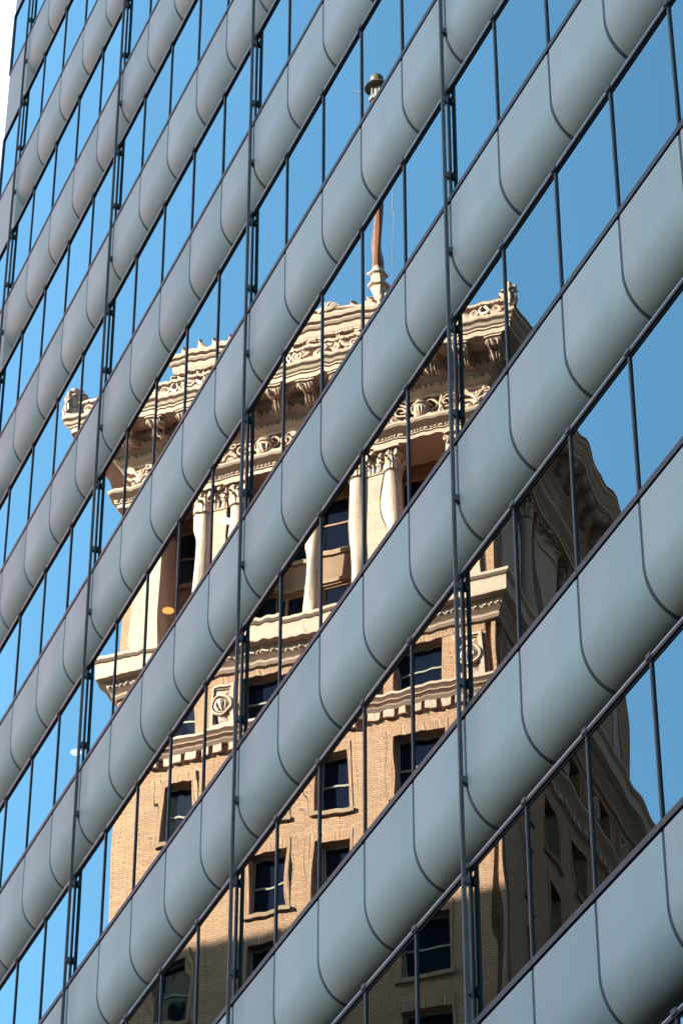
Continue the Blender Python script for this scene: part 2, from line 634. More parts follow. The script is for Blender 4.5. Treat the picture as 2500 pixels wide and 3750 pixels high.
# three ceiling lamps seen through the coated glass
def downlight(u, v, j, mat):
    zc = rowz(j) - 1.434 * S - 0.014
    d = rr * ((u - 1250) / FPX) + uu * (-(v - 1875) / FPX) + FWD
    t = (zc - CAM.z) / d.z
    p = CAM + d * t
    b = MB()
    b.lathe([(0.095, 0.0), (0.095, 0.011)], 0, 0, 20, 0)
    b.build('ceiling_lamp', mat, tower, False, (p.x, p.y, zc))
    return p

def row_at(u, v):
    d = rr * ((u - 1250) / FPX) + uu * (-(v - 1875) / FPX) + FWD
    t = -CAM.y / d.y
    z = (CAM + d * t).z
    return math.floor((Z0 - z) / FH)
for u, v, m in ((615.7, 2237.5, 'lamp_warm'), (825.5, 1909, 'lamp_white'), (278, 2757, 'lamp_white')):
    downlight(u, v, row_at(u, v), MT[m])

# ================================================================== THE ORNATE OLD BUILDING (seen mirrored in the glass)
K = 1.28                                    # plan unit of the old building in metres
W, D = 11.4, 13.4
OX, OY = -52.6194, -27.6580
A_R = Vector((-0.69352758, 0.72043008, 0))
old = thing('ornate_building', 'ornate tan brick and cream terracotta building with columned loggia, mirrored in the glass',
            'building', (OX, OY, -0.462), math.atan2(A_R.y, A_R.x))
T = MT['terra']

def obuild(b, name, mat, smooth=False, angle=radians(35), parent=None, loc=None):
    return b.build(name, mat, parent or old, smooth, loc, K, angle if smooth else None)

def sweep(b, prof, x0=0.0, x1=None, y0=0.0, y1=None, mi=0, closed=True):
    """run a moulding (outward offset, height) round a rectangular plan with mitred corners"""
    x1 = W if x1 is None else x1
    y1 = D if y1 is None else y1
    v, f = [], []
    for o_, z in prof:
        v += [(x0 - o_, y0 - o_, z), (x1 + o_, y0 - o_, z), (x1 + o_, y1 + o_, z), (x0 - o_, y1 + o_, z)]
    for k in range(len(prof) - 1):
        for c in range(4):
            c2 = (c + 1) % 4
            f.append((4 * k + c, 4 * k + c2, 4 * k + 4 + c2, 4 * k + 4 + c))
    b.add(v, f, mi)

def wall_holes(b, span, z0, z1, holes, put, depth, mi=0, mir=0):
    """wall sheet from s=span[0]..span[1] with reveals round the holes; put(s, d, z) maps to 3-D"""
    ss = sorted({span[0], span[1], *[h[0] for h in holes], *[h[1] for h in holes]})
    zs = sorted({z0, z1, *[h[2] for h in holes], *[h[3] for h in holes]})
    for a in range(len(ss) - 1):
        for c in range(len(zs) - 1):
            sm, zm = 0.5 * (ss[a] + ss[a + 1]), 0.5 * (zs[c] + zs[c + 1])
            if any(h[0] < sm < h[1] and h[2] < zm < h[3] for h in holes):
                continue
            b.quad(put(ss[a], 0, zs[c]), put(ss[a + 1], 0, zs[c]), put(ss[a + 1], 0, zs[c + 1]), put(ss[a], 0, zs[c + 1]), mi)
    for (s0, s1, h0, h1) in holes:
        for p, q in (((s0, h0), (s1, h0)), ((s1, h0), (s1, h1)), ((s1, h1), (s0, h1)), ((s0, h1), (s0, h0))):
            b.quad(put(p[0], 0, p[1]), put(q[0], 0, q[1]), put(q[0], depth, q[1]), put(p[0], depth, p[1]), mir)

front = lambda s, d, z: (s, d, z)           # sunlit face, y = 0
side = lambda s, d, z: (d, s, z)            # shaded face, x = 0
COLS_F = [(1.5, 2.95), (4.5, 5.35), (6.1, 7.28), (8.95, 9.95)]
COLS_S = [(1.7, 2.6), (4.2, 5.35), (6.75, 7.95), (9.3, 10.4)]
SILLS = [48.5 - 2.83 * q for q in range(0, 6)]
WH = 1.88

def holes_for(cols, rows=None):
    h = []
    for s0, s1 in cols:
        for z in SILLS:
            h.append((s0, s1, z, z + WH))
        h.append((s0, s1, 51.80, 53.36))
    return h

def box_st(b, put, s0, s1, d0, d1, z0, z1, mi=0):
    a = put(s0, d0, z0); c = put(s1, d1, z1)
    b.box(min(a[0], c[0]), max(a[0], c[0]), min(a[1], c[1]), max(a[1], c[1]), z0, z1, mi)

# brick shaft: main faces, grooved corner, plain hidden sides
ZBOT, ZTOP = 0.3, 53.64
for put, L, cols in ((front, W, COLS_F), (side, D, COLS_S)):
    b = MB()
    wall_holes(b, (0.30, L), ZBOT, ZTOP, holes_for(cols), put, 0.34)
    obuild(b, 'brick_wall', MT['brick'])
b = MB()
b.quad((0.30, 0, ZBOT), (0.30, 0.16, ZBOT), (0.30, 0.16, ZTOP), (0.30, 0, ZTOP))
b.quad((0, 0.30, ZBOT), (0.16, 0.30, ZBOT), (0.16, 0.30, ZTOP), (0, 0.30, ZTOP))
b.box(0.12, 0.31, 0.16, 0.31, ZBOT, ZTOP)
b.box(0.16, 0.31, 0.12, 0.16, ZBOT, ZTOP)
b.box(0, 0.12, 0, 0.12, ZBOT, ZTOP)
b.box(0.1, 0.17, 0.1, 0.17, ZBOT, ZTOP)
obuild(b, 'corner_pier', MT['brick'])
b = MB()
b.quad((W, 0, ZBOT), (W, D, ZBOT), (W, D, ZTOP), (W, 0, ZTOP))
b.quad((0, D, ZBOT), (W, D, ZBOT), (W, D, ZTOP), (0, D, ZTOP))
b.box(0.42, W - 0.02, 0.42, D - 0.02, ZBOT, 54.0)
obuild(b, 'rear_wall', MT['brick'])

def window(put, s0, s1, z0, z1, d, mat, sash=True, mull=0):
    b = MB()
    t = 0.065
    box_st(b, put, s0, s0 + t, d - 0.05, d + 0.05, z0, z1)
    box_st(b, put, s1 - t, s1, d - 0.05, d + 0.05, z0, z1)
    box_st(b, put, s0 + t, s1 - t, d - 0.05, d + 0.05, z0, z0 + t)
    box_st(b, put, s0 + t, s1 - t, d - 0.05, d + 0.05, z1 - t, z1)
    zm = z0 + 0.5 * (z1 - z0)
    if sash:
        box_st(b, put, s0 + t, s1 - t, d - 0.035, d + 0.05, zm - 0.03, zm + 0.03)
    for q in range(mull):
        sm = s0 + (s1 - s0) * (q + 1) / (mull + 1)
        box_st(b, put, sm - 0.03, sm + 0.03, d - 0.04, d + 0.05, z0 + t, z1 - t)
    w = obuild(b, 'window', mat)
    edges = [z0 + t, zm - 0.03, zm + 0.03, z1 - t] if sash else [z0 + t, z1 - t]
    for q in range(0, len(edges), 2):
        g = MB()
        dd = d + (0.0 if q == 0 else 0.02)
        g.quad(put(s0 + t, dd, edges[q]), put(s1 - t, dd, edges[q]), put(s1 - t, dd, edges[q + 1]), put(s0 + t, dd, edges[q + 1]))
        obuild(g, 'pane', MT['oldglass'], parent=w)

for put, cols in ((front, COLS_F), (side, COLS_S)):
    for s0, s1 in cols:
        for z in SILLS:
            window(put, s0, s1, z, z + WH, 0.30, MT['frame'])
            b = MB()
            box_st(b, put, s0 - 0.16, s1 + 0.16, -0.10, 0.02, z - 0.13, z - 0.004)
            box_st(b, put, s0 + 0.002, s1 - 0.002, 0.02, 0.25, z - 0.12, z + 0.012)
            obuild(b, 'sill', MT['stonebrown'])
            b = MB()
            box_st(b, put, s0 - 0.12, s1 + 0.12, -0.022, -0.002, z + WH + 0.002, z + WH + 0.30)
            box_st(b, put, s0 - 0.12, s0 - 0.002, -0.018, -0.002, z + 0.0, z + WH)
            box_st(b, put, s1 + 0.002, s1 + 0.12, -0.018, -0.002, z + 0.0, z + WH)
            obuild(b, 'lintel', MT['soldier'])
            g = MB()
            box_st(g, put, s1 + 0.24, s1 + 0.254, -0.006, 0.0, z - 0.0, z + WH + 0.25)
            obuild(g, 'expansion_joint', MT['stonebrown'])
        window(put, s0, s1, 51.80, 53.36, 0.30, MT['frame'])
    L = W if put is front else D
    b = MB()
    z0 = 53.362
    ss = [0.31] + [x for c in cols for x in c] + [L - 0.02]
    box_st(b, put, 0.31, L, -0.02, -0.002, 53.37, 53.635)
    obuild(b, 'lintel', MT['soldier'])

# string course with dentils
b = MB()
sweep(b, [(-0.2, 51.26), (0.12, 51.27), (0.20, 51.36), (0.14, 51.41), (0.15, 51.43), (0.25, 51.50), (0.19, 51.56), (0.20, 51.58), (0.30, 51.66), (0.30, 51.74), (-0.2, 51.79)])
obuild(b, 'string_course', T)
for put, L in ((front, W), (side, D)):
    dm = None
    n = int((L - 0.5) / 0.42)
    for q in range(n):
        s = 0.42 + q * 0.42
        if dm is None:
            b = MB()
            box_st(b, put, 0, 0.26, -0.13, 0.0, 51.01, 51.258)
            o = obuild(b, 'dentil', T)
            dm = o.data
        else:
            o = link('dentil', dm, old)
        p = put(s, 0, 0)
        o.location = (p[0] * K, p[1] * K, 0)

# medallion panels
def medallion(put, s0, s1, z0, z1):
    b = MB()
    t = 0.09
    for (a0, a1, c0, c1) in ((s0, s0 + t, z0, z1), (s1 - t, s1, z0, z1), (s0 + t, s1 - t, z0, z0 + t), (s0 + t, s1 - t, z1 - t, z1)):
        box_st(b, put, a0, a1, -0.10, 0.0, c0, c1)
    for (a0, a1, c0, c1) in ((s0 + t, s0 + t + 0.05, z0 + t, z1 - t), (s1 - t - 0.05, s1 - t, z0 + t, z1 - t), (s0 + t + .05, s1 - t - .05, z0 + t, z0 + t + 0.05), (s0 + t + .05, s1 - t - .05, z1 - t - 0.05, z1 - t)):
        box_st(b, put, a0, a1, -0.05, 0.0, c0, c1)
    m = obuild(b, 'medallion_panel', T)
    b = MB()
    sm, zm = 0.5 * (s0 + s1), 0.5 * (z0 + z1)
    for c0, c1 in ((z0 + 0.16, zm), (zm, z1 - 0.16)):
        a, e = s0 + 0.15, s1 - 0.15
        ap = put(sm, -0.085, 0.5 * (c0 + c1))
        P = [put(a, -0.004, c0), put(e, -0.004, c0), put(e, -0.004, c1), put(a, -0.004, c1)]
        b.add(P + [ap], [(0, 1, 4), (1, 2, 4), (2, 3, 4), (3, 0, 4)])
    obuild(b, 'facet', T, parent=m)
    b = MB()
    R = min(0.31, 0.5 * (s1 - s0) - 0.03)
    pts = [put(sm + R * cos(2 * pi * q / 24), -0.10, zm + R * sin(2 * pi * q / 24)) for q in range(25)]
    b.tube(pts, 0.05, n=6)
    pts = [put(sm + (R - .1) * cos(2 * pi * q / 20), -0.09, zm + (R - .1) * sin(2 * pi * q / 20)) for q in range(21)]
    b.tube(pts, 0.025, n=5)
    b.tube([put(sm, -0.06, zm - 0.15), put(sm, -0.12, zm - 0.06), put(sm, -0.13, zm + 0.08), put(sm, -0.07, zm + 0.17)], 0.06, 0.09, 8)
    for sg in (-1, 1):
        b.tube([put(sm + sg * .10, -.1, zm - .14), put(sm + sg * .16, -.12, zm), put(sm + sg * .10, -.1, zm + .14)], 0.03, 0.05, 5)
    obuild(b, 'wreath', T, True, parent=m)
for s0, s1 in ((0.40, 1.18), (3.45, 4.05), (7.68, 8.40), (10.30, 10.95)):
    medallion(front, s0, s1, 51.86, 53.30)
for s0, s1 in ((0.7, 1.4), (3.05, 3.75), (5.75, 6.4), (8.25, 8.95), (11.2, 11.9)):
    medallion(side, s0, s1, 51.86, 53.30)

# belt course that carries the loggia
b = MB()
sweep(b, [(-0.3, 53.62), (0.10, 53.64), (0.16, 53.72), (0.11, 53.78), (0.13, 53.82), (0.26, 53.93), (0.30, 54.02), (0.30, 54.10), (0.36, 54.14),
          (0.55, 54.19), (0.56, 54.24), (0.56, 54.70), (0.60, 54.72), (0.66, 54.78), (0.66, 54.88), (0.5, 54.91), (-1.9, 54.93)])
obuild(b, 'belt_course', T)

# loggia: recessed wall
LZ0, LZ1 = 54.93, 60.62
REC = 1.05
COLF = [(1.15, 2.86), (3.14, 3.2), (4.05, 5.26), (5.84, 7.7), (9.1, 10.25)]
def loggia(put, L, bays):
    b = MB()
    holes = []
    for s0, s1 in bays:
        holes.append((s0, s1, LZ0 + 0.05, 56.95))
        holes.append((s0, s1, 58.20, 60.15))
    wall_holes(b, (0.8, L - 0.8), LZ0, LZ1, holes, lambda s, d, z: put(s, d + REC, z), 0.2)
    obuild(b, 'loggia_wall', MT['bronze'])
    for s0, s1 in bays:
        window(put, s0, s1, LZ0 + 0.05, 56.95, REC + 0.12, MT['timber'], False, 1)
        window(put, s0, s1, 58.20, 60.15, REC + 0.12, MT['timber'], True, 1)
        b = MB()
        box_st(b, put, s0 - 0.05, s1 + 0.05, REC - 0.06, REC - 0.003, 57.02, 57.14)
        box_st(b, put, s0 - 0.05, s1 + 0.05, REC - 0.06, REC - 0.003, 58.0, 58.14)
        obuild(b, 'sill', MT['timber'])
loggia(front, W, [(1.25, 3.1), (3.75, 5.50), (5.70, 7.80), (8.55, 10.28)])
loggia(side, D, [(1.3, 3.6), (4.3, 7.3), (8.0, 10.8)])
b = MB()
b.box(-0.1, W + 0.1, -0.1, D + 0.1, LZ1 + 0.02, LZ1 + 0.3)
b.box(1.6, W - 0.6, 1.6, D - 0.6, 53.9, LZ1)
obuild(b, 'loggia_ceiling', MT['bronze'])
# corner blocks
b = MB()
b.box(0, 1.1, 0, 1.1, LZ0, LZ1)
b.box(W - 1.1, W, 0, 1.1, LZ0, LZ1)
b.box(0, 1.1, D - 1.1, D, LZ0, LZ1)
b.box(W - 1.1, W, 1.1, D, LZ0, LZ1)
obuild(b, 'corner_block', MT['brick'])

def spiral(cx, cz, r, turns, sgn, a0=0.0, n=18, shrink=0.18):
    return [(cx + sgn * (r * (1 - (1 - shrink) * q / n)) * cos(a0 + turns * 2 * pi * q / n),
             cz + (r * (1 - (1 - shrink) * q / n)) * sin(a0 + turns * 2 * pi * q / n)) for q in range(n + 1)]

def leaf(b, base, out, side_, up, w, h, curl):
    """an acanthus leaf: a bent tapered strip that rolls outward at the tip"""
    base, out, side_, up = map(Vector, (base, out, side_, up))
    rows = [(0.0, 0.0, 1.0), (0.35, 0.02, 1.05), (0.7, 0.12, 1.0), (0.92, 0.45, 0.8), (1.0, 0.85, 0.6), (0.9, 1.05, 0.4)]
    v, f = [], []
    for hh, oo, ww in rows:
        p = base + up * (hh * h) + out * (oo * curl)
        v += [tuple(p - side_ * (w * ww * 0.5) - out * 0.012), tuple(p + out * 0.035), tuple(p + side_ * (w * ww * 0.5) - out * 0.012)]
    for q in range(len(rows) - 1):
        f += [(3 * q, 3 * q + 1, 3 * q + 4, 3 * q + 3), (3 * q + 1, 3 * q + 2, 3 * q + 5, 3 * q + 4)]
    b.add(v, f)

def volutes(b, c, z, r, rad, dirs):
    for ang in dirs:
        d = Vector((cos(ang), sin(ang), 0))
        pts = []
        for (e, zz) in spiral(0, 0, rad, 1.6, -1, pi * 0.5, 16):
            p = Vector((c[0], c[1], 0)) + d * (r + e)
            pts.append((p.x, p.y, z + zz))
        stem = [(c[0] + d.x * (r * 0.55), c[1] + d.y * (r * 0.55), z - rad * 2.4), (c[0] + d.x * (r * 0.85), c[1] + d.y * (r * 0.85), z + rad * 0.3)]
        b.tube(stem + pts, 0.045, 0.03, 6)

def capital_round(c, r):
    b = MB()
    z0, z1 = 59.84, 60.58
    b.lathe([(r * 1.02, z0 - 0.06), (r * 1.18, z0 - 0.03), (r * 1.02, z0), (r * 0.98, z0 + 0.05), (r * 1.0, z0 + 0.4), (r * 1.25, z1 - 0.12), (r * 1.3, z1 - 0.1)], c[0], c[1], 16)
    for ring, (n, h, zz, ph) in enumerate(((8, 0.30, z0, 0.0), (8, 0.50, z0, pi / 8))):
        for q in range(n):
            a = 2 * pi * q / n + ph
            o_ = Vector((cos(a), sin(a), 0))
            leaf(b, (c[0] + o_.x * r, c[1] + o_.y * r, zz), o_, (-sin(a), cos(a), 0), (0, 0, 1), r * 0.72, h, 0.13)
    volutes(b, c, z1 - 0.20, r * 1.35, 0.095, [pi / 4 + q * pi / 2 for q in range(4)])
    volutes(b, c, z1 - 0.16, r * 1.05, 0.055, [q * pi / 2 for q in range(4)])
    a = r * 1.5
    b.box(c[0] - a, c[0] + a, c[1] - a, c[1] + a, z1 - 0.06, z1 + 0.02)
    return b

def capital_flat(put, s0, s1, d0):
    b = MB()
    z0, z1 = 59.84, 60.58
    box_st(b, put, s0 - 0.03, s1 + 0.03, d0 - 0.03, d0 + 0.3, z0 - 0.06, z0)
    box_st(b, put, s0 - 0.01, s1 + 0.01, d0 - 0.01, d0 + 0.3, z0, z1 - 0.06)
    box_st(b, put, s0 - 0.10, s1 + 0.10, d0 - 0.12, d0 + 0.3, z1 - 0.06, z1 + 0.02)
    o0 = Vector(put(0, -1, 0)); sd = Vector(put(1, 0, 0))
    w = s1 - s0
    for n, h in ((3, 0.30), (2, 0.50)):
        for q in range(n):
            s = s0 + w * (q + 0.5) / n
            leaf(b, put(s, d0 - 0.01, z0), o0, sd, (0, 0, 1), w / 3.2, h, 0.12)
    for s, sg in ((s0, -1), (s1, 1)):
        pts = [(s - sg * 0.10 + sg * 0.0, z1 - 0.45)] + spiral(s + sg * 0.02, z1 - 0.19, 0.10, 1.5, sg, pi, 14)
        b.tube([put(p, d0 - 0.06, zz) for p, zz in pts], 0.045, 0.03, 6)
    sm = 0.5 * (s0 + s1)
    b.lathe([(0.07, z1 - 0.13), (0.09, z1 - 0.06), (0.05, z1)], *put(sm, d0 - 0.12, 0)[:2], 8)
    return b

def column(put, s, d, r):
    c = put(s, d, 0)
    b = MB()
    prof = []
    for q in range(9):
        t = q / 8
        prof.append((r * (1.0 - 0.14 * t ** 1.8), LZ0 + 0.30 + t * (59.80 - LZ0 - 0.30)))
    b.lathe(prof, c[0], c[1], 24)
    col = obuild(b, 'column', T, True)
    b = MB()
    a = r * 1.42
    b.box(c[0] - a, c[0] + a, c[1] - a, c[1] + a, LZ0 + 0.002, LZ0 + 0.10)
    b.lathe([(r * 1.38, LZ0 + 0.10), (r * 1.42, LZ0 + 0.15), (r * 1.36, LZ0 + 0.19), (r * 1.14, LZ0 + 0.21), (r * 1.12, LZ0 + 0.24), (r * 1.2, LZ0 + 0.27), (r * 1.02, LZ0 + 0.31)], c[0], c[1], 24)
    obuild(b, 'base', T, True, parent=col)
    obuild(capital_round(c, r * 0.9), 'capital', T, True, radians(50), parent=col)

def pilaster(put, s0, s1, d0, d1):
    b = MB()
    box_st(b, put, s0, s1, d0, d1, LZ0 + 0.30, 59.80)
    p = obuild(b, 'pilaster', T)
    b = MB()
    box_st(b, put, s0 - 0.09, s1 + 0.09, d0 - 0.09, d1, LZ0 + 0.002, LZ0 + 0.14)
    box_st(b, put, s0 - 0.05, s1 + 0.05, d0 - 0.05, d1, LZ0 + 0.14, LZ0 + 0.22)
    box_st(b, put, s0 - 0.02, s1 + 0.02, d0 - 0.02, d1, LZ0 + 0.22, LZ0 + 0.30)
    obuild(b, 'base', T, parent=p)
    obuild(capital_flat(put, s0, s1, d0), 'capital', T, True, radians(50), parent=p)

CR = 0.30
for s in (3.04, 3.96, 5.50, 7.80, 8.92):
    column(front, s, 0.20, CR)
pilaster(front, 3.27, 3.73, 0.02, 0.75)
pilaster(front, 8.12, 8.60, 0.02, 0.75)
pilaster(front, 0.42, 1.16, -0.10, 1.10)
pilaster(front, 10.22, 11.06, -0.10, 1.10)
for s in (3.75, 7.55, 10.9):
    column(side, s, 0.20, CR)
for s0, s1 in ((0.5, 2.2), (4.6, 6.3), (8.4, 9.9), (11.6, 12.9)):
    pilaster(side, s0, s1, 0.02 if s0 > 1 else -0.10, 0.8)

# entablature
b = MB()
sweep(b, [(-1.2, 60.60), (0.20, 60.60), (0.20, 60.74), (0.24, 60.75), (0.24, 60.90), (0.34, 60.95), (0.44, 61.00), (0.48, 61.06), (0.48, 61.12), (-0.45, 61.15)])
obuild(b, 'architrave', T)
b = MB()
sweep(b, [(-0.75, 61.12), (-0.75, 62.12)])
obuild(b, 'frieze_wall', MT['stonebrown'])  # darkness of the openings behind is put into this brown
b = MB()
sweep(b, [(-0.45, 62.08), (0.12, 62.08), (0.14, 62.16), (0.22, 62.20), (0.30, 62.27), (0.30, 62.41), (0.36, 62.44), (0.40, 62.52), (0.50, 62.60), (0.50, 62.74), (0.56, 62.78),
          (0.62, 62.88), (0.66, 63.01), (1.26, 63.015), (1.27, 63.02), (1.27, 63.20), (1.31, 63.21), (1.31, 63.26), (1.36, 63.30), (1.40, 63.38), (1.48, 63.44), (1.50, 63.48), (1.50, 63.55), (1.2, 63.58), (-3.0, 63.62)])
obuild(b, 'cornice', T)
b = MB(); b.box(1.0, W - 1.0, 1.0, D - 1.0, 63.4, 63.66)
obuild(b, 'roof', MT['roof'])

# modillions under the cornice
def modillion_mesh(put):
    b = MB()
    hw = 0.20
    pr = [(-1.18, 62.99), (-1.18, 62.86), (-1.13, 62.78), (-1.02, 62.74), (-0.92, 62.77), (-0.86, 62.76), (-0.80, 62.64), (-0.72, 62.55), (-0.62, 62.50), (-0.5, 62.52), (-0.4, 62.60), (-0.4, 62.99)]
    n = len(pr)
    v = [put(-hw, d, z) for d, z in pr] + [put(hw, d, z) for d, z in pr]
    f = [tuple(range(n)), tuple(range(2 * n - 1, n - 1, -1))] + [(q, (q + 1) % n, n + (q + 1) % n, n + q) for q in range(n)]
    b.add(v, f)
    box_st(b, put, -hw - 0.06, hw + 0.06, -1.24, -0.4, 62.955, 63.012)
    for s in (-hw - 0.02, hw + 0.02):
        b.tube([put(s, d, z) for d, z in spiral(-1.08, 62.86, 0.085, 1.3, 1, 0, 12)], 0.03, 0.02, 5)
        b.tube([put(s, d, z) for d, z in spiral(-0.64, 62.66, 0.13, 1.4, 1, 0, 12)], 0.035, 0.02, 5)
    for q in range(3):
        s = -0.12 + 0.12 * q
        b.tube([put(s, -1.19, 62.9), put(s, -1.12, 62.75), put(s, -0.9, 62.74), put(s, -0.75, 62.54), put(s, -0.6, 62.47)], 0.035, 0.035, 5)
    return b
for put, L, s0 in ((front, W, -0.66), (side, D, 0.34)):
    dm = None
    q = 0
    while s0 + 0.98 * q < L + 0.9:
        s = s0 + 0.98 * q
        if dm is None:
            o = obuild(modillion_mesh(put), 'modillion', T, True, radians(40))
            dm = o.data
        else:
            o = link('modillion', dm, old)
        p = put(s, 0, 0)
        o.location = (p[0] * K, p[1] * K, 0)
        # coffered rosette between two modillions
        q += 1

# frieze ornament: urns with garlands, S scrolls over the piers
def urn(put, s):
    b = MB()
    x, y = put(s, -0.10, 0)[:2]
    z = 61.15
    b.lathe([(0.20, z), (0.21, z + .05), (0.10, z + .11), (0.09, z + .16), (0.17, z + .20), (0.25, z + .32), (0.29, z + .48), (0.27, z + .50), (0.26, z + .56), (0.31, z + .60),
             (0.31, z + .64), (0.22, z + .68), (0.16, z + .76), (0.19, z + .80), (0.10, z + .87), (0.05, z + .93)], x, y, 16)
    for q in range(9):
        a = -pi * q / 8 if put is front else pi / 2 + pi * q / 8
        b.tube([(x + r_ * cos(a), y + r_ * sin(a), zz) for r_, zz in ((0.15, z + .2), (0.25, z + .33), (0.285, z + .46))], 0.022, 0.03, 5)
    u = obuild(b, 'urn', T, True, radians(40))
    b = MB()
    for sg in (-1, 1):
        # handles
        b.tube([put(s + sg * e, -0.12, z + zz) for e, zz in ((0.26, .42), (0.38, .50), (0.42, .66), (0.34, .80), (0.22, .78), (0.20, .66))], 0.04, 0.03, 6)
        # garland with leaves
        pts = []
        for q in range(11):
            t = q / 10
            pts.append(put(s + sg * (0.12 + 0.88 * t), -0.16 - 0.06 * sin(pi * t), z + 0.10 + 0.06 * sin(2 * pi * t) + 0.16 * t * t))
        b.tube(pts, 0.085, 0.06, 7)
        for q in range(2, 11):
            p = pts[q]
            for dz in (0.05, -0.03):
                e = 0.06 * RND.uniform(-1, 1)
                pp = put(0, 0, 0)
                b.tube([p, (p[0] + (e if put is front else -0.08), p[1] + (-0.08 if put is front else e), p[2] + dz)], 0.05, 0.02, 5)
        # climbing rinceau
        sp_ = spiral(s + sg * 0.72, z + 0.58, 0.22, 1.35, sg, pi * 0.9, 18)
        b.tube([put(e, -0.14, zz) for e, zz in sp_], 0.055, 0.03, 6)
        sp_ = spiral(s + sg * 0.98, z + 0.72, 0.14, 1.2, -sg, pi * 0.2, 14)
        b.tube([put(e, -0.12, zz) for e, zz in sp_], 0.045, 0.025, 6)
        b.tube([put(s + sg * e, -0.12, z + zz) for e, zz in ((0.45, .2), (0.52, .4), (0.60, .75), (0.75, .86), (0.92, .82))], 0.05, 0.03, 6)
        for e, zz, w_ in ((0.55, .30, .16), (0.90, .42, .2), (1.02, .24, .16), (0.5, .78, .14)):
            o0 = Vector(put(0, -1, 0)); sd = Vector(put(1, 0, 0))
            leaf(b, put(s + sg * e, -0.10, z + zz - 0.1), o0, sd, (sd * (sg * 0.4) + Vector((0, 0, 1))).normalized(), w_, 0.24, 0.10)
    obuild(b, 'garland', T, True, radians(60), parent=u)

def console(put, s, hw=0.30):
    """pier block of the frieze with big S volutes on its front"""
    b = MB()
    box_st(b, put, s - hw, s + hw, -0.06, 0.5, 61.15, 62.08)
    for sg in (-1, 1):
        low = spiral(s + sg * (hw - 0.02), 61.42, 0.25, 1.5, -sg, 0.0, 20, 0.12)
        b.tube([put(e, -0.16, z) for e, z in reversed(low)], 0.03, 0.075, 7)
        up = [(s + sg * (hw - 0.02 - 0.25), 61.42), (s + sg * (hw - 0.30), 61.62), (s + sg * (hw - 0.12), 61.84), (s + sg * (hw + 0.02), 61.95)]
        b.tube([put(e, -0.17, z) for e, z in up], 0.075, 0.06, 7)
        sp_ = spiral(s + sg * (hw + 0.06), 61.92, 0.12, 1.3, sg, pi * 0.7, 14)
        b.tube([put(e, -0.17, z) for e, z in sp_], 0.055, 0.03, 6)
        c = put(s + sg * (hw - 0.02), -0.17, 61.42)
        for q in range(6):
            a = q * pi / 3
            e, z = 0.09 * cos(a), 0.09 * sin(a)
            b.tube([c, (c[0] + (e if put is front else -0.03), c[1] + (-0.03 if put is front else e), c[2] + z)], 0.045, 0.03, 5)
    c = put(s, -0.12, 0)
    b.lathe([(0.05, 61.2), (0.09, 61.3), (0.07, 61.42), (0.11, 61.55), (0.06, 61.66), (0.10, 61.78), (0.05, 61.95)], c[0], c[1], 8)
    obuild(b, 'frieze_console', T, True, radians(45))

for s in (1.85, 4.55, 6.85, 9.55):
    urn(front, s)
for s in (0.22, 3.35, 8.25, 10.95):
    console(front, s, 0.34 if s in (3.35, 8.25) else 0.30)
console(front, 5.62, 0.2)
for s in (2.6, 5.6, 8.9):
    urn(side, s)
for s in (0.30, 4.1, 7.3, 10.9):
    console(side, s)

# carved enrichment: eggs on the bed mould, beads on the ledge, rosettes between the modillions
def studs(put, L, o_, z, step, w, h, dep, name):
    b = MB()
    n = int((L + 2 * o_) / step)
    for q in range(n):
        s = -o_ + (q + 0.5) * (L + 2 * o_) / n
        P = [put(s - w, -o_, z - h), put(s + w, -o_, z - h), put(s + w * 0.8, -o_, z + h), put(s - w * 0.8, -o_, z + h)]
        t = [put(s - w * 0.45, -o_ - dep, z - h * 0.4), put(s + w * 0.45, -o_ - dep, z - h * 0.4), put(s + w * 0.4, -o_ - dep, z + h * 0.6), put(s - w * 0.4, -o_ - dep, z + h * 0.6)]
        b.add(P + t, [(4, 5, 6, 7), (0, 1, 5, 4), (1, 2, 6, 5), (2, 3, 7, 6), (3, 0, 4, 7)])
    o2 = obuild(b, name, T)
    o2['kind'] = 'stuff'
for put, L in ((front, W), (side, D)):
    studs(put, L, 0.50, 62.67, 0.21, 0.080, 0.055, 0.07, 'egg_moulding')
    studs(put, L, 0.30, 62.34, 0.17, 0.060, 0.055, 0.06, 'dentil_moulding')
    studs(put, L, 0.24, 60.825, 0.13, 0.045, 0.05, 0.04, 'bead_moulding')
    studs(put, L, 0.27, 53.99, 0.20, 0.070, 0.05, 0.05, 'egg_moulding')
    rm = None
    s0 = -0.66 if put is front else 0.34
    for q in range(int((L + 0.6 - s0) / 0.98)):
        if rm is None:
            b = MB()
            for w, z in ((0.20, 0.0), (0.13, 0.03), (0.06, 0.06)):
                box_st(b, put, 0.49 - w, 0.49 + w, -0.97 - w, -0.97 + w, 63.012 - z - 0.035, 63.012 - z)
            ro = obuild(b, 'soffit_rosette', T)
            rm = ro.data
        else:
            ro = link('soffit_rosette', rm, old)
        p = put(s0 + 0.98 * q, 0, 0)
        ro.location = (p[0] * K, p[1] * K, 0)

